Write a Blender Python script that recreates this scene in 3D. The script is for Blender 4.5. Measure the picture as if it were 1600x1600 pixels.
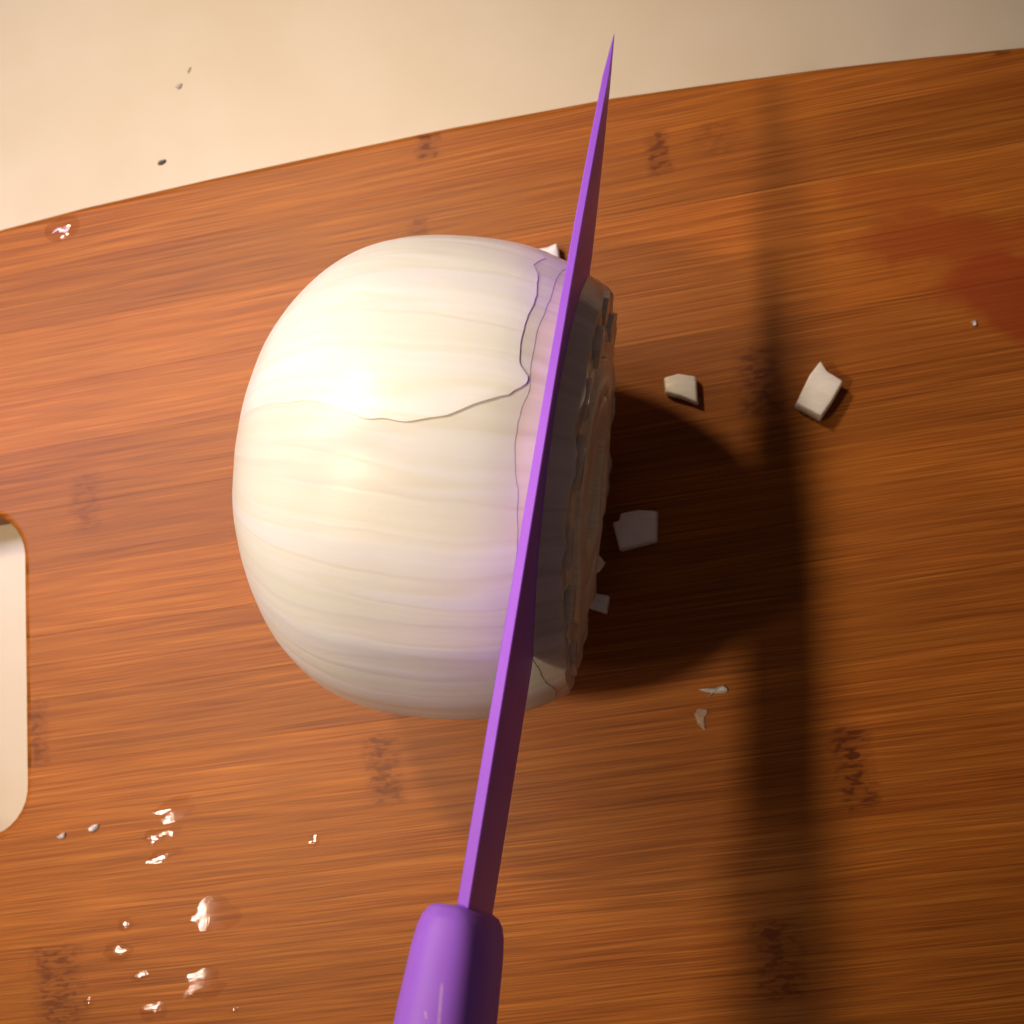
import bpy, bmesh, math, random
from mathutils import Vector, Matrix, noise
R = random.Random(7)
CM = 0.01
for o in list(bpy.data.objects): bpy.data.objects.remove(o)
scene = bpy.context.scene
COL = scene.collection

# ------------------------------------------------------------------ camera
F, HALF = 2000.0, 800.0                    # focal length and half width, in photo pixels
NX, NY = 350.0, 300.0                      # where straight-down lies from the picture centre
DIST = 27.0                                # cm from lens to the board along the axis
Zc = Vector((-NX, NY, F)).normalized()     # world up in camera axes
Xc = (Vector((1, 0, 0)) - Zc * Zc.x).normalized()
Yc = Zc.cross(Xc)
ROT = Matrix((Xc, Yc, Zc))                 # camera axes -> world axes
CAMPOS = ROT @ Vector((0, 0, DIST))        # cm
def at(x, y, z=0.0):
    """point (cm) at height z that the photo shows at pixel x, y"""
    d = ROT @ Vector((x - HALF, HALF - y, -F))
    return CAMPOS + d * ((z - CAMPOS.z) / d.z)
cd = bpy.data.cameras.new('camera'); cam = bpy.data.objects.new('camera', cd); COL.objects.link(cam)
cd.sensor_width = 36; cd.lens = 36 * F / (2 * HALF)
cd.clip_start = 0.01; cd.clip_end = 20
cam.matrix_world = Matrix.Translation(CAMPOS * CM) @ ROT.to_4x4()
cd.dof.use_dof = True; cd.dof.focus_distance = 0.205; cd.dof.aperture_fstop = 40.0
scene.camera = cam

# ------------------------------------------------------------------ world, lamps, exposure
w = bpy.data.worlds.new('World'); scene.world = w; w.use_nodes = True
w.node_tree.nodes['Background'].inputs[0].default_value = (1.0, 0.70, 0.62, 1)
w.node_tree.nodes['Background'].inputs[1].default_value = 0.062
NADIR = at(1150, 1100, 0)
def lamp(name, pos, target, watts, color, radius, cone, blend):
    ld = bpy.data.lights.new(name, 'SPOT'); o = bpy.data.objects.new(name, ld); COL.objects.link(o)
    ld.energy = watts; ld.color = color; ld.shadow_soft_size = radius * CM
    ld.spot_size = math.radians(cone); ld.spot_blend = blend
    o.location = pos * CM
    o.rotation_euler = (target - pos).to_track_quat('-Z', 'Y').to_euler()
    return o
def rel(x, y, z): return Vector((NADIR.x + x, NADIR.y + y, z))
AIM = at(330, 560)
TIP = at(960, 52, 5.3)                      # knife tip
def through(sx, sy, sz, h):                 # where a lamp at height h must hang to throw the tip's shadow at that pixel
    S = at(sx, sy, sz); return S + (TIP - S) * ((h - sz) / (TIP.z - sz))
lamp('lamp_near', through(1252, 85, -1.6, 42), AIM, 4.5, (1.0, 0.74, 0.46), 2.0, 62, 1.0)
lamp('lamp_far', through(1198, 365, 0, 42), AIM, 5.2, (1.0, 0.74, 0.43), 2.2, 60, 1.0)
lamp('lamp_side', rel(-32.0, -11.2, 42), at(120, 900), 1.0, (1.0, 0.78, 0.62), 1.6, 50, 1.0)
ld = bpy.data.lights.new('cool_tube', 'AREA'); ld.shape = 'RECTANGLE'; ld.size = 0.30; ld.size_y = 0.07
ld.energy = 0.25; ld.spread = math.radians(75); ld.color = (0.84, 0.78, 1.0)
tube = bpy.data.objects.new('cool_tube', ld); COL.objects.link(tube)
tp = rel(-31, 13, 33); tube.location = tp * CM
tz = (tp - at(60, 560)).normalized(); tx = (Vector((1, 0.2, 0)) - tz * tz.dot(Vector((1, 0.2, 0)))).normalized()
tube.matrix_world = Matrix.Translation(tp * CM) @ Matrix((tx, tz.cross(tx), tz)).transposed().to_4x4()
scene.view_settings.view_transform = 'Standard'; scene.view_settings.look = 'None'
scene.view_settings.exposure = 0.0; scene.view_settings.gamma = 1
scene.view_settings.use_curve_mapping = False
scene.render.engine = 'CYCLES'

# ------------------------------------------------------------------ helpers
def mesh_obj(name, bm, mat, parent=None, smooth=True, scale=CM):
    me = bpy.data.meshes.new(name)
    for v in bm.verts: v.co = v.co * scale
    bm.normal_update(); bm.to_mesh(me); bm.free()
    if smooth:
        for p in me.polygons: p.use_smooth = True
    o = bpy.data.objects.new(name, me); COL.objects.link(o)
    if mat: me.materials.append(mat)
    if parent: o.parent = parent
    return o
def tag(o, label, cat, group=None, kind=None):
    if label: o['label'] = label
    if cat: o['category'] = cat
    if group: o['group'] = group
    if kind: o['kind'] = kind
    return o
def empty(name, mw):
    o = bpy.data.objects.new(name, None); COL.objects.link(o); o.matrix_world = mw
    o.empty_display_size = 0.02
    return o
def frame(loc, x, z):
    x = x.normalized(); y = z.cross(x).normalized(); z = x.cross(y).normalized()
    m = Matrix((x, y, z)).transposed().to_4x4(); m.translation = loc * CM
    return m
class NT:
    def __init__(s, name):
        s.m = bpy.data.materials.new(name); s.m.use_nodes = True
        s.t = s.m.node_tree; s.b = s.t.nodes['Principled BSDF']
    def n(s, t, **k):
        nd = s.t.nodes.new(t)
        for a, v in k.items(): setattr(nd, a, v)
        return nd
    def put(s, sock, v):
        if hasattr(v, 'is_output'): s.t.links.new(v, sock)
        elif isinstance(v, (tuple, list)) and len(v) == 3 and sock.type == 'RGBA': sock.default_value = (*v, 1)
        else: sock.default_value = v
    def math(s, op, a, b=0.0, c=None, clamp=False):
        nd = s.n('ShaderNodeMath', operation=op); nd.use_clamp = clamp
        s.put(nd.inputs[0], a); s.put(nd.inputs[1], b)
        if c is not None: s.put(nd.inputs[2], c)
        return nd.outputs[0]
    def mix(s, f, a, b, blend='MIX'):
        nd = s.n('ShaderNodeMix', data_type='RGBA', blend_type=blend)
        s.put(nd.inputs[0], f); s.put(nd.inputs[6], a); s.put(nd.inputs[7], b)
        return nd.outputs[2]
    def ramp(s, f, stops):
        nd = s.n('ShaderNodeValToRGB'); e = nd.color_ramp.elements
        while len(e) < len(stops): e.new(0.5)
        for i, (p, c) in enumerate(stops):
            e[i].position = p; e[i].color = (c, c, c, 1) if isinstance(c, (int, float)) else (*c, 1)
        s.put(nd.inputs[0], f); return nd.outputs[0]
    def sstep(s, v, a, b, lo=0.0, hi=1.0):
        nd = s.n('ShaderNodeMapRange', interpolation_type='SMOOTHSTEP')
        for i, q in enumerate((v, a, b, lo, hi)): s.put(nd.inputs[i], q)
        return nd.outputs[0]
    def noise(s, vec, scale=1.0, detail=3.0, rough=0.55, dist=0.0):
        nd = s.n('ShaderNodeTexNoise')
        s.put(nd.inputs['Vector'], vec); s.put(nd.inputs['Scale'], scale)
        s.put(nd.inputs['Detail'], detail); s.put(nd.inputs['Roughness'], rough); s.put(nd.inputs['Distortion'], dist)
        return nd.outputs[0]
    def vmath(s, op, a, b):
        nd = s.n('ShaderNodeVectorMath', operation=op); s.put(nd.inputs[0], a); s.put(nd.inputs[1], b)
        return nd.outputs[0]
    def objcm(s):
        tc = s.n('ShaderNodeTexCoord')
        return s.vmath('MULTIPLY', tc.outputs['Object'], (100.0, 100.0, 100.0))
    def uv(s): return s.n('ShaderNodeTexCoord').outputs['UV']
    def bump(s, h, strength, dist=0.0002, prev=None):
        nd = s.n('ShaderNodeBump'); s.put(nd.inputs['Height'], h)
        nd.inputs['Strength'].default_value = strength; nd.inputs['Distance'].default_value = dist
        if prev: s.t.links.new(prev, nd.inputs['Normal'])
        return nd.outputs[0]
    def set(s, **k):
        for a, v in k.items(): s.put(s.b.inputs[a.replace('_', ' ')], v)

# ------------------------------------------------------------------ board frame
g0, g1 = at(100, 900), at(1500, 680)
GRAIN = (g1 - g0).normalized()
BORG = at(800, 800)
BM = frame(BORG, GRAIN, Vector((0, 0, 1)))
BR = BM.to_3x3().transposed()
def bco(x, y, z=0.0):
    p = BR @ (at(x, y, z) - BORG); return p.x, p.y        # board coords (u along grain, v across), cm
THICK = 1.6

# ------------------------------------------------------------------ materials
RED_PATCHES = [(1400, 300, 1.3, .55, .35), (1480, 375, 1.9, .7, .8), (1575, 440, 1.6, .9, 1.0), (1610, 500, .9, .8, 1.0), (1440, 340, .5, .4, .6)]
NODES = [  # bamboo joints: x, y, half height in px, half width, strength
    (135, 785, 52, 24, .55), (598, 1200, 55, 26, .75), (1335, 1200, 62, 26, 1.0), (1185, 595, 55, 34, .8),
    (666, 228, 24, 17, .95), (1028, 240, 38, 18, .95), (60, 1145, 55, 16, .7), (90, 1540, 62, 40, .8),
    (1215, 1500, 58, 34, .8), (655, 357, 18, 15, .6), (1125, 215, 30, 40, .35), (1560, 76, 12, 16, .7)]
def bamboo():
    s = NT('bamboo'); p = s.objcm()
    rnd = s.n('ShaderNodeObjectInfo').outputs['Random']
    off = s.n('ShaderNodeCombineXYZ'); s.put(off.inputs[0], s.math('MULTIPLY', rnd, 83.0)); s.put(off.inputs[1], s.math('MULTIPLY', rnd, 37.0))
    q = s.vmath('ADD', p, off.outputs[0])
    warp = s.noise(s.vmath('MULTIPLY', q, (0.10, 0.5, 0.5)), 1.0, 2)
    wv = s.n('ShaderNodeCombineXYZ'); s.put(wv.inputs[1], s.math('MULTIPLY', s.math('SUBTRACT', warp, 0.5), 0.25))
    q = s.vmath('ADD', q, wv.outputs[0])
    fine = s.noise(s.vmath('MULTIPLY', q, (0.24, 24.0, 6.0)), 1.0, 3, 0.6)
    mid = s.noise(s.vmath('MULTIPLY', q, (0.11, 11.0, 3.0)), 1.0, 2, 0.6)
    wide = s.noise(s.vmath('MULTIPLY', q, (0.09, 1.3, 1.0)), 1.0, 2, 0.5)
    blot = s.noise(s.vmath('MULTIPLY', p, (0.22, 0.30, 1.0)), 1.0, 2, 0.5)
    t = s.math('ADD', s.math('MULTIPLY', fine, 0.46), s.math('ADD', s.math('MULTIPLY', mid, 0.36), s.math('MULTIPLY', wide, 0.18)))
    col = s.ramp(t, [(0.30, (0.150, 0.033, 0.004)), (0.43, (0.250, 0.069, 0.008)), (0.54, (0.335, 0.108, 0.014)), (0.68, (0.45, 0.168, 0.028))])
    # strip to strip tone
    tone = s.math('MULTIPLY_ADD', rnd, 0.34, 0.80)
    tc = s.n('ShaderNodeCombineColor'); 
    for i, k in enumerate((1.0, 1.0, 1.0)): s.put(tc.inputs[i], tone)
    col = s.mix(1.0, col, tc.outputs[0], 'MULTIPLY')
    col = s.mix(s.sstep(blot, 0.35, 0.7, 0.0, 0.35), col, (0.29, 0.096, 0.007))
    # dark thin fibres
    fib = s.noise(s.vmath('MULTIPLY', q, (0.20, 40.0, 6.0)), 1.0, 1, 0.5)
    col = s.mix(s.sstep(fib, 0.57, 0.72, 0.0, 0.45), col, (0.11, 0.027, 0.006))
    hair = s.noise(s.vmath('MULTIPLY', q, (0.45, 62.0, 6.0)), 1.0, 1, 0.5)
    hv = s.sstep(hair, 0.30, 0.70, 0.72, 1.24); hc = s.n('ShaderNodeCombineColor')
    for i in range(3): s.put(hc.inputs[i], hv)
    col = s.mix(1.0, col, hc.outputs[0], 'MULTIPLY')
    # bamboo joints
    sep = s.n('ShaderNodeSeparateXYZ'); s.t.links.new(p, sep.inputs[0])
    nz = s.noise(p, 3.4, 4, 0.6); nz2 = s.noise(s.vmath('MULTIPLY', q, (3.2, 9.0, 1.0)), 1.0, 2, 0.5, 0.5)
    tot = None
    for (x, y, hh, hw, st) in NODES:
        u, v = bco(x, y)
        du = s.math('ABSOLUTE', s.math('ADD', s.math('SUBTRACT', sep.outputs[0], u), s.math('MULTIPLY', s.math('SUBTRACT', nz, 0.5), 0.5)))
        dv = s.math('ABSOLUTE', s.math('SUBTRACT', sep.outputs[1], v))
        m = s.math('MULTIPLY', s.sstep(du, hw / 74 * .35, hw / 74 * 1.5, 1.0, 0.0), s.sstep(dv, hh / 74 * .8, hh / 74 * 1.12, st, 0.0))
        tot = m if tot is None else s.math('MAXIMUM', tot, m)
    spots = s.math('MULTIPLY', tot, s.sstep(nz2, 0.45, 0.60, 0.34, 1.0))
    col = s.mix(spots, col, (0.105, 0.022, 0.003))
    # reddish patch of overlapping soft ovals, upper right
    sn = s.noise(p, 0.9, 3, 0.6); stot = None
    for (x, y, a, b, st) in RED_PATCHES:
        u, v = bco(x, y)
        du = s.math('DIVIDE', s.math('SUBTRACT', sep.outputs[0], u), a); dv = s.math('DIVIDE', s.math('SUBTRACT', sep.outputs[1], v), b)
        du = s.math('ADD', du, s.math('MULTIPLY', dv, 0.5))
        d = s.math('SQRT', s.math('ADD', s.math('MULTIPLY', du, du), s.math('MULTIPLY', dv, dv)))
        m = s.sstep(s.math('ADD', d, s.math('MULTIPLY', s.math('SUBTRACT', sn, .5), 1.2)), 0.55, 1.15, st, 0.0)
        stot = m if stot is None else s.math('MAXIMUM', stot, m)
    col = s.mix(s.math('MULTIPLY', stot, 0.75), col, (0.22, 0.030, 0.006))
    h = s.math('ADD', s.math('MULTIPLY', fine, 0.6), s.math('MULTIPLY', fib, -0.5))
    ro = s.math('ADD', s.math('MULTIPLY', fine, 0.22), 0.34)
    s.set(Base_Color=col, Roughness=ro, Normal=s.bump(h, 0.35, 0.00012)); s.b.inputs['Specular IOR Level'].default_value = 0.22
    return s.m
def laminate():
    s = NT('cream_laminate'); p = s.objcm()
    n = s.noise(p, 0.25, 3, 0.6); sp = s.noise(p, 9.0, 3, 0.7)
    col = s.mix(s.sstep(n, 0.3, 0.7), (0.54, 0.485, 0.385), (0.51, 0.45, 0.335))
    col = s.mix(s.sstep(sp, 0.62, 0.75, 0, 0.12), col, (0.55, 0.42, 0.30))
    s.set(Base_Color=col, Roughness=0.42, Normal=s.bump(sp, 0.12, 0.0001))
    return s.m
def onion_mat(name, base, green, streak, sss=0.42, rough=0.30):
    s = NT(name); uv = s.uv()      # uv: x = angle round the bulb in radians, y = cm along the bulb's axis
    wob = s.noise(s.vmath('MULTIPLY', uv, (2.0, 0.35, 0)), 1.0, 2)
    wv = s.n('ShaderNodeCombineXYZ'); s.put(wv.inputs[0], s.math('MULTIPLY', s.math('SUBTRACT', wob, 0.5), 0.09))
    q = s.vmath('ADD', uv, wv.outputs[0])
    broad = s.noise(s.vmath('MULTIPLY', q, (5.2, 0.10, 0)), 1.0, 2, 0.5)
    veins = s.noise(s.vmath('MULTIPLY', q, (17.0, 0.12, 0)), 1.0, 2, 0.5)
    fine = s.noise(s.vmath('MULTIPLY', q, (85.0, 0.55, 0)), 1.0, 3, 0.6)
    blot = s.noise(s.vmath('MULTIPLY', uv, (1.5, 0.5, 0)), 1.0, 3, 0.6)
    vline = s.sstep(s.math('ABSOLUTE', s.math('SUBTRACT', broad, 0.5)), 0.0, 0.05, 1.0, 0.0)
    vmask = s.sstep(veins, 0.42, 0.62)
    col = s.mix(s.sstep(broad, 0.40, 0.64), base, green)
    col = s.mix(s.math('MULTIPLY', vmask, 0.24), col, streak)
    col = s.mix(s.math('MULTIPLY', vline, 0.45), col, streak)
    col = s.mix(s.sstep(fine, 0.5, 0.72, 0, 0.12), col, streak)
    col = s.mix(s.sstep(blot, 0.5, 0.75, 0, 0.25), col, (0.86, 0.84, 0.74))
    h = s.math('ADD', s.math('MULTIPLY', veins, 0.5), s.math('MULTIPLY', fine, 0.25))
    h = s.math('ADD', h, s.math('MULTIPLY', vline, -0.35))
    peb = s.noise(s.objcm(), 34.0, 1, 0.6)
    b1 = s.bump(h, 0.16, 0.0004); b2 = s.bump(peb, 0.10, 0.00015, b1)
    s.set(Base_Color=col, Roughness=s.math('MULTIPLY_ADD', blot, 0.22, rough - 0.1), Normal=b2)
    s.b.inputs['Subsurface Weight'].default_value = sss
    s.b.inputs['Subsurface Radius'].default_value = (1.0, 0.72, 0.40); s.b.inputs['Subsurface Scale'].default_value = 0.0045
    s.b.inputs['IOR'].default_value = 1.38
    return s.m
def dice_mat():
    s = NT('onion_flesh'); p = s.objcm()
    n = s.noise(s.vmath('MULTIPLY', p, (3.0, 9.0, 3.0)), 1.0, 3)
    col = s.mix(s.sstep(n, 0.3, 0.7), (0.94, 0.93, 0.96), (0.86, 0.84, 0.86))
    s.set(Base_Color=col, Roughness=0.30, Normal=s.bump(n, 0.5, 0.0003))
    s.b.inputs['Subsurface Weight'].default_value = 0.7; s.b.inputs['Subsurface Scale'].default_value = 0.004
    s.b.inputs['Subsurface Radius'].default_value = (1.0, 0.8, 0.55)
    return s.m
def purple(name, col, rough, grit, scuff=None):
    s = NT(name); p = s.objcm()
    n = s.noise(p, 45.0, 3, 0.6); l = s.noise(p, 1.3, 3, 0.6)
    sc = s.noise(s.vmath('MULTIPLY', p, (0.8, 30.0, 8.0)), 1.0, 2, 0.5)
    c = s.mix(s.sstep(l, 0.3, 0.7, 0, 0.25), col, tuple(min(1, k * 1.18 + 0.02) for k in col))
    c = s.mix(s.sstep(sc, 0.72, 0.80, 0, 0.30), c, tuple(min(1, k * 1.3 + 0.1) for k in col))
    if scuff:                                     # pale scratches: x0, x1, y0, y1, half width
        sep = s.n('ShaderNodeSeparateXYZ'); s.t.links.new(p, sep.inputs[0])
        for (x0, x1, y0, y1, hw) in scuff:
            t = s.math('DIVIDE', s.math('SUBTRACT', sep.outputs[0], x0), x1 - x0)
            d = s.math('ABSOLUTE', s.math('SUBTRACT', sep.outputs[1], s.math('MULTIPLY_ADD', t, y1 - y0, y0)))
            m = s.math('MULTIPLY', s.sstep(d, hw * .3, hw, 1.0, 0.0), s.math('MULTIPLY', s.sstep(t, 0, .15), s.sstep(t, .85, 1, 1.0, 0.0)))
            m = s.math('MULTIPLY', m, s.math('MULTIPLY', s.sstep(sep.outputs[2], -.4, 0), s.sstep(n, .3, .6, .25, .6)))
            c = s.mix(m, c, (0.72, 0.50, 0.95))
    if 'blade' in name: s.b.inputs['Metallic'].default_value = 0.2
    s.set(Base_Color=c, Roughness=s.math('MULTIPLY_ADD', n, 0.2, rough - 0.1), Normal=s.bump(n, grit, 0.0001))
    return s.m
def water():
    s = NT('water'); p = s.objcm()
    n = s.noise(s.vmath('MULTIPLY', p, (5.0, 26.0, 1.0)), 1.0, 2)
    nrm = s.bump(n, 0.5, 0.00005)
    gl = s.n('ShaderNodeBsdfGlossy'); gl.inputs['Roughness'].default_value = 0.08; s.put(gl.inputs['Normal'], nrm)
    tr = s.n('ShaderNodeBsdfTransparent'); tr.inputs[0].default_value = (0.99, 0.95, 0.89, 1)
    lw = s.n('ShaderNodeLayerWeight'); fr = s.math('MULTIPLY_ADD', s.math('POWER', lw.outputs['Facing'], 4.0), 0.6, 0.08)
    mx = s.n('ShaderNodeMixShader'); s.put(mx.inputs[0], fr)
    s.t.links.new(tr.outputs[0], mx.inputs[1]); s.t.links.new(gl.outputs[0], mx.inputs[2])
    s.t.links.new(mx.outputs[0], s.t.nodes['Material Output'].inputs['Surface'])
    return s.m
def plain(name, col, rough=0.6):
    s = NT(name); n = s.noise(s.objcm(), 12.0, 3)
    s.set(Base_Color=s.mix(s.sstep(n, .3, .7), col, tuple(k * .7 for k in col)), Roughness=rough)
    return s.m
M_BAMBOO = bamboo(); M_LAM = laminate()
M_OUT = onion_mat('onion_outer_flesh', (0.96, 0.955, 0.87), (0.94, 0.935, 0.74), (0.86, 0.80, 0.58))
M_TORN = onion_mat('onion_torn_skin', (0.97, 0.965, 0.90), (0.94, 0.95, 0.82), (0.85, 0.82, 0.64))
M_IN = onion_mat('onion_inner_flesh', (0.90, 0.82, 0.66), (0.86, 0.77, 0.58), (0.70, 0.58, 0.40))
M_MEMB = onion_mat('onion_membrane', (0.70, 0.64, 0.60), (0.66, 0.60, 0.52), (0.52, 0.45, 0.38), rough=0.24)
M_DICE = dice_mat()
M_BLADE = purple('purple_blade_coating', (0.39, 0.13, 0.98), 0.42, 0.08)
M_WATER = water(); M_DARK = plain('dark_crumb', (0.05, 0.045, 0.035)); M_GREY = plain('grey_smudge', (0.36, 0.32, 0.26))

# ------------------------------------------------------------------ counter
bm = bmesh.new()
c = at(800, 700, -THICK)
bmesh.ops.create_grid(bm, x_segments=1, y_segments=1, size=60)
for v in bm.verts: v.co += Vector((c.x, c.y, -THICK - 0.01))
tag(mesh_obj('countertop', bm, M_LAM, smooth=False), None, None, kind='structure')

# ------------------------------------------------------------------ cutting board
board = empty('cutting_board', BM)
tag(board, 'bamboo cutting board with handle slot under the onion', 'cutting board')
edge = [(-260, 430), (-120, 392), (0, 356), (131, 321.5), (320, 278), (500, 239), (700, 197), (820, 175), (954, 150), (1100, 129), (1300, 102), (1450, 85), (1600, 70), (1760, 58)]
EU = [bco(x, y) for x, y in edge]
u0, u1 = EU[0][0], EU[-1][0]; vb = bco(800, 1830)[1]
out = list(EU)
out += [(u1 + 0.7, EU[-1][1] - 0.5), (u1 + 1.0, EU[-1][1] - 1.4)]
out += [(u1 + 1.0, vb + 1.2), (u1 + 0.7, vb + 0.4), (u1 - 0.2, vb), (u0 + 0.2, vb), (u0 - 0.7, vb + 0.4), (u0 - 1.0, vb + 1.2)]
out += [(u0 - 1.0, EU[0][1] - 1.4), (u0 - 0.7, EU[0][1] - 0.5)]
# slot: photo shows its right rim
ra, rb = bco(52, 850), bco(40, 1245)
st, sb = bco(0, 806)[1], bco(0, 1297)[1]
def arc(cx, cy, r, a0, a1, n=8): return [(cx + r * math.cos(math.radians(a0 + (a1 - a0) * i / n)), cy + r * math.sin(math.radians(a0 + (a1 - a0) * i / n))) for i in range(n + 1)]
sr = 1.05; su1 = (ra[0] + rb[0]) / 2; su0 = su1 - 3.0
slot = arc(su1 - sr, st - sr + 0.12, sr, 90, 0) + arc(su1 - sr + (rb[0] - ra[0]) * .5, sb + sr - .1, sr, 0, -90) + arc(su0 + sr, sb + sr - .1, sr, 270, 180) + arc(su0 + sr, st - sr + .12, sr, 180, 90)
cu = bpy.data.curves.new('board_outline', 'CURVE'); cu.dimensions = '2D'; cu.fill_mode = 'BOTH'
for pts in (out, slot):
    sp = cu.splines.new('POLY'); sp.points.add(len(pts) - 1); sp.use_cyclic_u = True
    for i, (x, y) in enumerate(pts): sp.points[i].co = (x, y, 0, 1)
BEV = 0.16
cu.extrude = THICK / 2 - BEV; cu.bevel_depth = BEV; cu.bevel_resolution = 3; cu.offset = -BEV
co = bpy.data.objects.new('board_outline', cu); COL.objects.link(co)
dg = bpy.context.evaluated_depsgraph_get()
bme = bpy.data.meshes.new_from_object(co.evaluated_get(dg))
bpy.data.objects.remove(co)
base = bmesh.new(); base.from_mesh(bme)
bmesh.ops.remove_doubles(base, verts=base.verts, dist=0.002)
for v in base.verts: v.co.z -= THICK / 2
SW = 1.42; v0 = bco(1335, 1200)[1] - 0.5 * SW
k0 = math.floor((vb - v0) / SW) ; k1 = math.ceil((max(p[1] for p in out) - v0) / SW)
tmp = bpy.data.meshes.new('tmp'); base.to_mesh(tmp)
GAP = 0.0025
for k in range(k0, k1):
    a, b = v0 + k * SW, v0 + (k + 1) * SW
    bm = bmesh.new(); bm.from_mesh(tmp)
    for (pv, nv) in ((a + GAP, -1), (b - GAP, 1)):
        g = bm.verts[:] + bm.edges[:] + bm.faces[:]
        bmesh.ops.bisect_plane(bm, geom=g, plane_co=(0, pv, 0), plane_no=(0, nv, 0), clear_outer=True, dist=1e-5)
        be = [e for e in bm.edges if e.is_boundary]
        if be: bmesh.ops.holes_fill(bm, edges=be, sides=0)
    if not bm.faces: bm.free(); continue
    dz = R.uniform(-0.004, 0.0)
    for v in bm.verts: v.co.z += dz
    mesh_obj('bamboo_strip', bm, M_BAMBOO, board, smooth=False)
base.free()

# ------------------------------------------------------------------ onion
OC = at(703, 746, 4.24)
a1, a2 = at(878 - 300, 752 - 22, 4.0), at(878, 752 + 6, 4.0)
AX = (a2 - a1).normalized(); AX = (AX + Vector((0, 0, -0.04))).normalized()      # bulb axis, cut end slightly up
OM = frame(OC, AX, Vector((0, 0, 1)))     # local x = axis, z = up, y = towards the far side
onion = empty('onion', OM)
tag(onion, 'large peeled white onion with trimmed end, being sliced by the knife', 'onion')
RM, AL, ARR = 4.24, 3.62, 4.4
def rad(s):
    q = abs(s) / (AL if s < 0 else ARR)
    return RM * max(0.0, 1 - q ** (2.65 if s < 0 else 2.3)) ** 0.5
def wob(th, s):
    p = Vector((math.cos(th) * 1.3, math.sin(th) * 1.3, s * 0.22))
    r = noise.noise(p + Vector((3, 1, 7))) * 0.07
    p2 = Vector((math.cos(th) * 5.5, math.sin(th) * 5.5, s * 0.12))
    return r + noise.noise(p2) * 0.03 + 0.007 * noise.noise(Vector((math.cos(th) * 13, math.sin(th) * 13, s * .15)))
def oco(th, s, dr):          # th: 0 = up, + towards the near (photo bottom) side
    r = max(0.0, rad(s) + dr + wob(th, s) * min(1, rad(s) / 2))
    return Vector((s, -r * math.sin(th), r * math.cos(th)))
def spos(f, lo, hi):         # denser towards the rounded end
    return lo + (hi - lo) * (1 - math.cos(f * math.pi / 2)) if lo < -3 else lo + (hi - lo) * f
def shell(th0, th1, nth, lo, hi, ns, dr_out, dr_in, closed, mat, name, parent, edge_lift=None):
    """a layer of the bulb; lo/hi/dr may be functions of th (and f)"""
    bm = bmesh.new(); uvl = bm.loops.layers.uv.new('UVMap'); info = {}
    def grid(dr):
        rows = []
        for i in range(nth if closed else nth + 1):
            th = th0 + (th1 - th0) * i / nth
            row = []
            for j in range(ns + 1):
                f = j / ns
                l = lo(th) if callable(lo) else lo; h_ = hi(th) if callable(hi) else hi
                s = spos(f, l, h_)
                d = dr(th, s, f) if callable(dr) else dr
                v = bm.verts.new(oco(th, s, d)); info[v] = (th, s); row.append(v)
            rows.append(row)
        return rows
    def skin(rows, flip):
        n = len(rows)
        for i in range(n if closed else n - 1):
            for j in range(ns):
                a, b, c_, d = rows[i][j], rows[(i + 1) % n][j], rows[(i + 1) % n][j + 1], rows[i][j + 1]
                f = bm.faces.new((a, b, c_, d) if flip else (d, c_, b, a))
    O = grid(dr_out); skin(O, True)
    I = grid(dr_in); skin(I, False)
    n = len(O)
    for i in range(n if closed else n - 1):
        j = (i + 1) % n
        bm.faces.new((O[i][ns], O[j][ns], I[j][ns], I[i][ns]))
        bm.faces.new((I[i][0], I[j][0], O[j][0], O[i][0]))
    if not closed:
        for j in range(ns):
            bm.faces.new((O[0][j], O[0][j + 1], I[0][j + 1], I[0][j]))
            bm.faces.new((I[n - 1][j], I[n - 1][j + 1], O[n - 1][j + 1], O[n - 1][j]))
    for f in bm.faces:
        ths = [info[l.vert][0] for l in f.loops]
        big = max(ths) - min(ths) > math.pi
        for l in f.loops:
            th, s = info[l.vert]
            if big and th < (th0 + th1) / 2: th += 2 * math.pi
            l[uvl].uv = (th, s)
    bmesh.ops.recalc_face_normals(bm, faces=bm.faces)
    o = mesh_obj(name, bm, mat, parent); o.data.set_sharp_from_angle(angle=math.radians(42))
    return o
DISC = 2.6
def jag(x, seed, amp, fr):
    v = noise.noise(Vector((x * fr, seed, 0.3))) + 0.5 * noise.noise(Vector((x * fr * 2.7, seed + 5, 0.1)))
    return amp * v
def saw(x, seed, amp, fr):
    t = x * fr; i = math.floor(t); f = t - i
    h = lambda k: noise.cell(Vector((k, seed, 0)))
    return amp * (h(i) * (1 - f) + h(i + 1) * f)
def lerp_table(tab, x):
    if x <= tab[0][0]: return tab[0][1]
    for (a, va), (b, vb_) in zip(tab, tab[1:]):
        if x <= b: return va + (vb_ - va) * (x - a) / (b - a)
    return tab[-1][1]
# inner body closed by the flat cut face
def inner_hi(th): return DISC - 0.05 + saw(th, 3, 0.06, 10) + jag(th, 6, 0.03, 14)
shell(-math.pi, math.pi, 220, -AL, inner_hi, 60, -0.028, -0.42, True, M_MEMB, 'inner_layer', onion)
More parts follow.
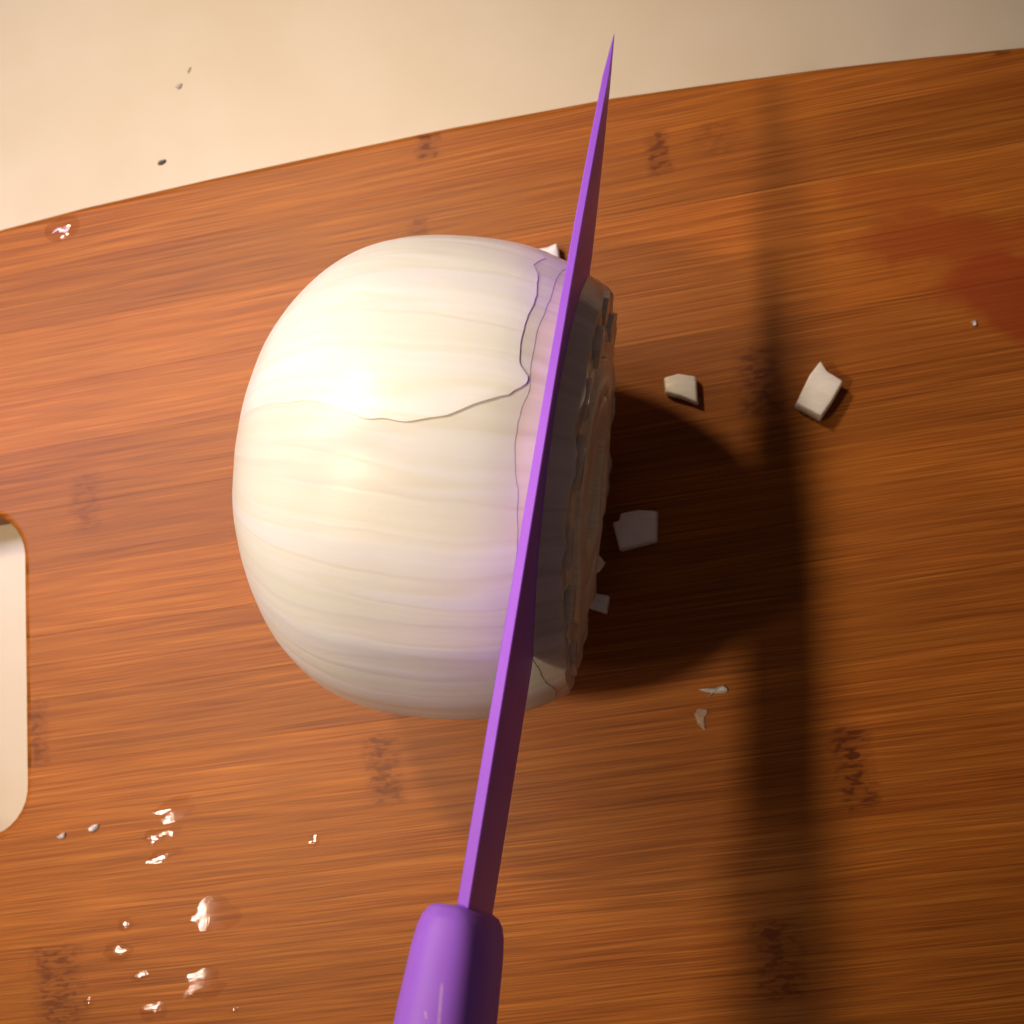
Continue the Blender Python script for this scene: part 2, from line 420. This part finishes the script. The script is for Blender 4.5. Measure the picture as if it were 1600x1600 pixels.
# outer layer, snapped off in front of the cut face
OUT_TAB = [(-math.pi, 1.9), (-1.3, 1.9), (-.6, 1.8), (-.33, 1.72), (-.2, 1.78), (-.08, 1.70), (.05, 1.72), (.2, 1.80), (.5, 1.9), (.75, 2.0), (1.0, 2.2), (1.25, 2.38), (1.6, 2.35), (math.pi, 1.9)]
def outer_hi(th): return lerp_table(OUT_TAB, th) + saw(th, 8, 0.05, 6) + jag(th, 1, 0.02, 12)
shell(-math.pi, math.pi, 300, -AL, outer_hi, 60, lambda th, s, f: -0.018 * max(0.0, (f - .94) / .06), -0.026, True, M_OUT, 'outer_layer', onion)
# thin torn skin over the far half
T0, T1 = -1.75, -0.04
def torn_hi(th):
    return 1.55 + saw(th, 21, 0.13, 7) + jag(th, 4, 0.04, 9) - 0.25 * max(0, -th - 0.6) + 0.25 * math.exp(-((th + 0.11) / 0.06) ** 2)
def torn_edge(s):            # angle of the torn rim along the axis
    return lerp_table([(-3.7, -.09), (-2.6, -.09), (-1.4, -.08), (-.6, -.03), (0.1, -.025), (.7, -.065), (1.2, -.14), (1.6, -.18)], s) + 0.012 * noise.noise(Vector((s * 3, 2, 1)))
def torn():
    bm = bmesh.new(); uvl = bm.loops.layers.uv.new('UVMap'); info = {}
    ns, nth = 70, 90
    def grid(top):
        rows = []
        for i in range(nth + 1):
            fi = i / nth; row = []
            for j in range(ns + 1):
                f = j / ns
                thn = T0 + (T1 - T0) * fi
                s = -3.3 + (torn_hi(thn) + 3.3) * f
                th = T0 + (torn_edge(s) - T0) * fi
                t = 0.022 * min(1, max(0, (s + 2.4) / 2.2)) * min(1, (fi / 0.5))
                lift = 0.015 * max(0, (fi - .93) / .07) * max(0, min(1, (s + 1.3) / 1.5)) if fi > .93 else 0
                t *= 1 - 0.65 * max(0, (f - .94) / .06)
                v = bm.verts.new(oco(th, s, (t + 0.004 + lift) if top else (-0.05 + lift))); info[v] = (th + 0.7, s + 1.0); row.append(v)
            rows.append(row)
        return rows
    O = grid(True); I = grid(False)
    for i in range(nth):
        for j in range(ns):
            bm.faces.new((O[i][j], O[i + 1][j], O[i + 1][j + 1], O[i][j + 1])); bm.faces.new((I[i][j + 1], I[i + 1][j + 1], I[i + 1][j], I[i][j]))
    for j in range(ns):
        bm.faces.new((O[0][j], O[0][j + 1], I[0][j + 1], I[0][j])); bm.faces.new((I[nth][j], I[nth][j + 1], O[nth][j + 1], O[nth][j]))
    for i in range(nth):
        bm.faces.new((O[i][ns], O[i + 1][ns], I[i + 1][ns], I[i][ns])); bm.faces.new((I[i][0], I[i + 1][0], O[i + 1][0], O[i][0]))
    for f in bm.faces:
        for l in f.loops: l[uvl].uv = info[l.vert]
    bmesh.ops.recalc_face_normals(bm, faces=bm.faces)
    mesh_obj('torn_skin', bm, M_TORN, onion).data.set_sharp_from_angle(angle=math.radians(42))
torn()
# rings of the cut face
def ring(r0, r1, s_end, seed, name='onion_ring'):
    bm = bmesh.new(); uvl = bm.loops.layers.uv.new('UVMap'); n = 120; rows = []; info = {}
    prof = [(r1, 0.9), (r1, -1), (r1 - .035, 0), (r0 + .035, 0), (r0, -1), (r0, 0.9)] if r0 > 0 else [(r1, 0.9), (r1, -1), (r1 - .05, 0), (0.02, 0.0)]
    for i in range(n):
        th = 2 * math.pi * i / n - math.pi; row = []
        e = s_end + saw(th, seed, 0.035, 2.2) + jag(th, seed, 0.006, 6)
        for (r, s) in prof:
            s_ = 0.9 if s == 0.9 else (e - 0.02 if s == -1 else e)
            rr = r + 0.02 * noise.noise(Vector((math.cos(th) * 1.4, math.sin(th) * 1.4, seed)))
            v = bm.verts.new((s_, -rr * math.sin(th), rr * math.cos(th))); row.append(v); info[v] = (th, r * 2)
        rows.append(row)
    m = len(prof)
    for i in range(n):
        for j in range(m - 1):
            bm.faces.new((rows[i][j], rows[(i + 1) % n][j], rows[(i + 1) % n][j + 1], rows[i][j + 1]))
        if r0 > 0: bm.faces.new((rows[i][m - 1], rows[(i + 1) % n][m - 1], rows[(i + 1) % n][0], rows[i][0]))
    if r0 <= 0: bm.faces.new([rows[i][m - 1] for i in range(n)])
    for f in bm.faces:
        for l in f.loops: l[uvl].uv = info[l.vert]
    bmesh.ops.recalc_face_normals(bm, faces=bm.faces)
    return mesh_obj(name, bm, M_IN, onion)
rr = rad(DISC) - 0.47
k = 0
while rr > 0.7:
    r0 = rr - R.uniform(0.58, 0.75)
    ring(r0 + 0.02, rr, DISC + R.uniform(-0.12, 0.05), 30 + k); rr = r0; k += 1
ring(0, rr, DISC - 0.15, 50)
# flakes still hanging on the rim
def flake(pts, thick, name, parent, mat):
    bm = bmesh.new(); uvl = bm.loops.layers.uv.new('UVMap')
    P = [Vector(p) for p in pts]
    nrm = (P[1] - P[0]).cross(P[-1] - P[0]).normalized()
    A = [bm.verts.new(p) for p in P]; B = [bm.verts.new(p + nrm * thick) for p in P]
    bm.faces.new(A); bm.faces.new(B[::-1]); n = len(P)
    for i in range(n): bm.faces.new((A[i], B[i], B[(i + 1) % n], A[(i + 1) % n]))
    bmesh.ops.recalc_face_normals(bm, faces=bm.faces)
    for f in bm.faces:
        for l in f.loops: l[uvl].uv = (l.vert.co.y, l.vert.co.x)
    return mesh_obj(name, bm, mat, parent, smooth=False)
OI = OM.copy(); OI.translation = OM.translation / CM; OI = OI.inverted()
def loc(x, y, z): return OI @ at(x, y, z)
flake([loc(903, 447, 6.0), loc(918, 452, 6.0), loc(941, 470, 5.8), loc(944, 495, 5.8), loc(950, 526, 5.6), loc(936, 514, 5.8), loc(915, 520, 6.0), loc(900, 500, 6.2)], 0.18, 'loose_flake', onion, M_IN)
flake([loc(905, 850, 1.9), loc(932, 862, 1.7), loc(946, 880, 1.6), (loc(938, 892, 1.6)), loc(920, 905, 1.7), loc(898, 915, 2.0)], 0.2, 'loose_flake', onion, M_IN)

for (th, rr_, w_, d_, ds) in ((-1.05, 3.25, .30, .34, .03), (-.72, 3.0, .42, .30, .06), (-.30, 3.2, .36, .26, .02), (.02, 3.05, .5, .34, .05), (.42, 3.2, .34, .30, .03), (.80, 3.0, .45, .30, .06), (1.12, 3.25, .30, .26, .02), (-1.4, 2.9, .4, .3, .05), (1.45, 2.9, .4, .32, .05)):
    pts = []
    for q in range(6):
        a = 2 * math.pi * q / 6 + R.uniform(-.25, .25); k_ = R.uniform(.75, 1.15)
        t_ = th + w_ * k_ * math.cos(a) / rr_; r_ = rr_ + d_ * k_ * math.sin(a)
        pts.append((DISC + ds + 0.10 * math.sin(a) * R.uniform(-.2, .5), -r_ * math.sin(t_), r_ * math.cos(t_)))
    flake(pts, 0.14, 'loose_flake', onion, M_MEMB)
# ------------------------------------------------------------------ knife
ZH, ZT = 9.7, 5.3
heel = at(722, 1424, ZH); mid = at(866, 560, 8.15)
TDIR = (mid - heel).normalized()
tipw = at(960, 52, ZT)
LEAN = math.radians(0.5)
side = TDIR.cross(Vector((0, 0, 1))).normalized()               # points right
up = side.cross(TDIR).normalized()
up = (up * math.cos(LEAN) + side * math.sin(LEAN)).normalized(); side = TDIR.cross(up).normalized()
KM = frame(heel, TDIR, up)                                      # x to the tip, y = left, z = up
knife = empty('kitchen_knife', KM)
tag(knife, 'purple coated kitchen knife with purple handle, cutting down into the onion', 'knife')
KI = KM.copy(); KI.translation = KM.translation / CM; KI = KI.inverted()
tl = KI @ tipw
L = tl.x
print('knife length', L, 'tip local', tl, 'onion centre', OC, 'lens height', CAMPOS.z)
def blade():
    bm = bmesh.new(); n = 90; rows = []
    HB = 2.55
    for i in range(n + 1):
        f = i / n; x = -0.6 + (L + 0.6) * f
        g = max(0.0, x / L)
        drop = tl.z * max(0, (g - 0.45) / 0.55) ** 2.0
        bend = tl.y * max(0, (g - 0.45) / 0.55) ** 2.0
        e = tl.z + (-HB - tl.z) * (1 - max(0, (g - 0.30) / 0.70) ** 2.4)
        th = 0.078 * (1 - 0.30 * g) * (1 if g < 0.92 else max(0.0, (1 - g) / 0.08) ** 0.8) + 0.002
        top = drop; h = max(0.0, top - e)
        c_ = min(0.014, th * .4)
        prof = [(0.002, e), (th * .55, e + h * .30), (th, e + h * .72), (th, top - c_), (th - c_, top), (-th + c_, top), (-th, top - c_), (-th, e + h * .72), (-th * .55, e + h * .30), (-0.002, e)]
        rows.append([bm.verts.new((x, y + bend, z)) for y, z in prof])
    m = len(rows[0])
    for i in range(n):
        for j in range(m):
            bm.faces.new((rows[i][j], rows[i][(j + 1) % m], rows[i + 1][(j + 1) % m], rows[i + 1][j]))
    bm.faces.new(rows[0]); bm.faces.new(rows[n][::-1])
    bmesh.ops.recalc_face_normals(bm, faces=bm.faces)
    o = mesh_obj('blade', bm, M_BLADE, knife)
    o.data.set_sharp_from_angle(angle=math.radians(28))
blade()
def handle():
    a_, b_, c_, d_ = (KI @ at(695, 1532, 10.0)), (KI @ at(687, 1610, 10.2)), (KI @ at(668, 1578, 10.1)), (KI @ at(671, 1592, 10.1))
    M_HANDLE = purple('purple_handle_plastic', (0.39, 0.15, 1.0), 0.50, 0.22, [(a_.x, b_.x, a_.y, b_.y, 0.03), (c_.x, d_.x, c_.y, d_.y, 0.025)])
    bm = bmesh.new(); m = 48; rows = []
    #      x      half width  top   bottom
    sec = [(0.06, .20, -.05, -1.9), (0.05, .36, .10, -2.1), (0.0, .46, .18, -2.25), (-.10, .535, .25, -2.36), (-.24, .58, .29, -2.42), (-.5, .62, .31, -2.46), (-1.2, .67, .33, -2.5),
           (-2.2, .72, .34, -2.5), (-4, .78, .34, -2.35), (-6.5, .80, .32, -2.2), (-9, .82, .25, -2.4), (-10.6, .76, .1, -2.6), (-11.1, .6, -.1, -2.4), (-11.3, .3, -.5, -1.9)]
    fine = []
    for (a, b) in zip(sec, sec[1:]):
        for q in range(3): fine.append(tuple(a[i] + (b[i] - a[i]) * q / 3 for i in range(4)))
    fine.append(sec[-1])
    for (x, hw, zt, zb) in fine:
        zc, hh = (zt + zb) / 2, (zt - zb) / 2; row = []
        for i in range(m):
            a = 2 * math.pi * i / m; ca, sa = math.cos(a), math.sin(a)
            ey = 2 / 2.7; y = hw * math.copysign(abs(ca) ** ey, ca); z = zc + hh * math.copysign(abs(sa) ** (2 / 3.4), sa)
            row.append(bm.verts.new((x, y * .85 + .14, z)))
        rows.append(row)
    for a, b in zip(rows, rows[1:]):
        for i in range(m): bm.faces.new((a[i], a[(i + 1) % m], b[(i + 1) % m], b[i]))
    bm.faces.new(rows[0]); bm.faces.new(rows[-1][::-1])
    bmesh.ops.recalc_face_normals(bm, faces=bm.faces)
    o = mesh_obj('handle', bm, M_HANDLE, knife)
handle()

# ------------------------------------------------------------------ onion dice on the board
def dice(name, label, pix, h, bulge=0.05, group='onion bits on the board', zb=0.003, mat=M_DICE, cat='onion piece', top_shift=(0, 0)):
    P = [at(x, y, h * .6) for x, y in pix]
    c_ = sum(P, Vector()) / len(P); c_.z = zb
    bm = bmesh.new(); n = len(P)
    nb = [Vector((p.x - c_.x, p.y - c_.y, 0)) for p in P]
    A = [bm.verts.new(p * 0.97) for p in nb]
    B = [bm.verts.new(p * 1.0 + Vector((0, 0, h * .55 + R.uniform(-.02, .02)))) for p in nb]
    C = [bm.verts.new(p * 0.93 + Vector((top_shift[0], top_shift[1], h + R.uniform(-.05, .05)))) for p in nb]
    t = bm.verts.new(Vector((0, 0, h + bulge)))
    bm.faces.new(A[::-1])
    for i in range(n):
        j = (i + 1) % n
        bm.faces.new((A[i], A[j], B[j], B[i])); bm.faces.new((B[i], B[j], C[j], C[i])); bm.faces.new((C[i], C[j], t))
    bmesh.ops.recalc_face_normals(bm, faces=bm.faces)
    bmesh.ops.bevel(bm, geom=[e for e in bm.edges if e.calc_face_angle(0) > .5], offset=0.034, segments=3, affect='EDGES', profile=0.6)
    o = mesh_obj(name, bm, mat, smooth=True)
    o.data.set_sharp_from_angle(angle=math.radians(50))
    o.location = c_ * CM
    return tag(o, label, cat, group)
dice('onion_cube', 'largest white diced onion cube, lying farthest right on the board', [(1281, 566), (1291, 582), (1318, 598), (1300, 630), (1282, 656), (1242, 634), (1252, 612), (1264, 588)], 0.5, 0.04)
dice('onion_cube', 'small diced onion cube above the onion shadow, second from the right', [(1037, 592), (1060, 586), (1088, 589), (1091, 632), (1066, 622), (1039, 615)], 0.34, 0.03)
dice('onion_cube', 'dim diced onion cube lying deep in the onion shadow', [(970, 803), (1000, 797), (1028, 799), (1027, 846), (1000, 853), (968, 861), (957, 818), (967, 815)], 0.5, 0.05)
dice('onion_cube', 'dark half hidden onion bit at the foot of the onion cut face', [(905, 922), (953, 931), (948, 960), (925, 952), (905, 946)], 0.32, 0.02)
dice('onion_chip', 'pale pointed onion chip peeking out behind the onion beside blade', [(840, 392), (856, 388), (872, 382), (876, 412), (862, 418), (842, 412)], 0.3, 0.02)
dice('onion_shred', 'thin pale onion shred lying beside the knife shadow', [(1091, 1077), (1108, 1075), (1122, 1076), (1128, 1070), (1137, 1076), (1135, 1082), (1120, 1083), (1100, 1081)], 0.06, 0.01)
s_ = NT('onion_film'); s_.set(Base_Color=(0.75, 0.68, 0.58), Roughness=0.3, Alpha=s_.math('MULTIPLY', s_.noise(s_.objcm(), 5.0, 2), 0.5)); M_FILM = s_.m
dice('onion_film', 'translucent curled onion film just below the thin onion shred', [(1084, 1115), (1092, 1108), (1106, 1108), (1104, 1118), (1098, 1124), (1102, 1140), (1090, 1132)], 0.05, 0.01, mat=M_FILM)
dice('onion_crumb', 'tiny onion crumb near the reddish patch at right', [(1519, 503), (1524, 500), (1526, 508), (1521, 510)], 0.05, 0.01)
dice('onion_crumb', 'tiny bright onion crumb near the handle slot corner', [(138, 1294), (146, 1289), (154, 1287), (152, 1294), (146, 1299), (139, 1299)], 0.07, 0.01)
dice('onion_crumb', 'tiny dull onion crumb left of the bright crumb by slot', [(90, 1308), (97, 1302), (102, 1300), (101, 1308), (94, 1311)], 0.04, 0.01)
# crumbs on the counter
def crumb(name, label, pix, h, mat):
    P = [at(x, y, -THICK) for x, y in pix]; c_ = sum(P, Vector()) / len(P); c_.z = -THICK - 0.008
    bm = bmesh.new()
    A = [bm.verts.new((p.x - c_.x, p.y - c_.y, 0)) for p in P]; t = [bm.verts.new(((p.x - c_.x) * .7, (p.y - c_.y) * .7, h)) for p in P]; n = len(P)
    bm.faces.new(A[::-1]); bm.faces.new(t)
    for i in range(n): bm.faces.new((A[i], A[(i + 1) % n], t[(i + 1) % n], t[i]))
    bmesh.ops.recalc_face_normals(bm, faces=bm.faces)
    o = mesh_obj(name, bm, mat, smooth=False); o.location = c_ * CM
    tag(o, label, 'crumb')
crumb('dark_crumb', 'small dark crumb on the cream counter close to board edge', [(246, 255), (250, 251), (259, 249), (260, 253), (253, 258), (247, 258)], 0.05, M_DARK)
crumb('grey_crumb', 'smudgy grey crumb on the cream counter, upper left', [(273, 136), (279, 131), (285, 130), (284, 137), (279, 140)], 0.03, M_GREY)
crumb('thread_crumb', 'faint grey thread end above the smudgy grey crumb', [(292, 112), (295, 106), (299, 104), (297, 111), (294, 115)], 0.02, M_GREY)

# ------------------------------------------------------------------ water on the board
def drop(label, x, y, rx, ry, h, seed, rot=0.12, wobble=0.55):
    """a lens of water; rx, ry in px along / across the grain"""
    c_ = at(x, y, 0.0); bm = bmesh.new(); n, m = 28, 7; rows = []
    for j in range(m):
        f = j / (m - 1); row = []
        for i in range(n):
            a = 2 * math.pi * i / n
            k = 1 + wobble * noise.noise(Vector((math.cos(a) * 1.6, math.sin(a) * 1.6, seed * 3.1)))
            px_, py_ = rx / 74 * k * f * math.cos(a), ry / 74 * k * f * math.sin(a)
            z = 0.16 * h * max(0.0, 1 - f ** 2.0) * (1 + 0.3 * noise.noise(Vector((px_ * 4, py_ * 7, seed))))
            if j == 0: continue
            row.append(bm.verts.new((px_, py_, z)))
        if row: rows.append(row)
    t = bm.verts.new((0, 0, 0.16 * h))
    for i in range(n): bm.faces.new((rows[0][i], rows[0][(i + 1) % n], t))
    for a, b in zip(rows, rows[1:]):
        for i in range(n): bm.faces.new((a[i], b[i], b[(i + 1) % n], a[(i + 1) % n]))
    o = mesh_obj('water_drop', bm, M_WATER); o.location = Vector((c_.x, c_.y, 0.004)) * CM
    o.rotation_euler.z = math.atan2(GRAIN.y, GRAIN.x) + rot
    tag(o, label, 'water drop', 'water drops on the board')
drop('big domed water drop at the far left edge of the board', 97, 357, 34, 22, 0.62, 1, wobble=0.12)
drop('wide water patch, topmost of the wet cluster below the slot', 275, 1262, 40, 16, 0.05, 2)
drop('bright water drop left under the topmost wet patch', 240, 1308, 16, 13, 0.06, 3)
drop('slim water streak right of the bright drop', 268, 1298, 20, 8, 0.03, 4)
drop('flat water streak below the bright drop and slim streak', 255, 1336, 30, 9, 0.04, 5)
drop('broad dull water patch, rightmost of the wet cluster', 335, 1430, 42, 22, 0.03, 6)
drop('small round water drop above the brightest lower drop', 195, 1445, 14, 9, 0.06, 7)
drop('brightest water drop, lower left of the wet cluster', 184, 1487, 22, 15, 0.09, 8)
drop('short water streak below the brightest lower drop', 220, 1525, 16, 7, 0.03, 9)
drop('broad water patch near the bottom, right of short streak', 318, 1540, 34, 24, 0.035, 10)
drop('lowest water patch at the bottom edge of the picture', 241, 1580, 22, 13, 0.05, 11)
drop('tiny water drop at bottom left beside the lowest patch', 137, 1567, 8, 8, 0.04, 12)
drop('tiny ring-like water drop alone below the onion', 491, 1314, 9, 9, 0.05, 13)
drop('tiniest water bead right of the lowest patch', 368, 1578, 5, 4, 0.03, 14)

scene.cycles.max_bounces = 6; scene.cycles.transmission_bounces = 6; scene.cycles.diffuse_bounces = 3
scene.cycles.caustics_refractive = True; scene.cycles.sample_clamp_indirect = 6
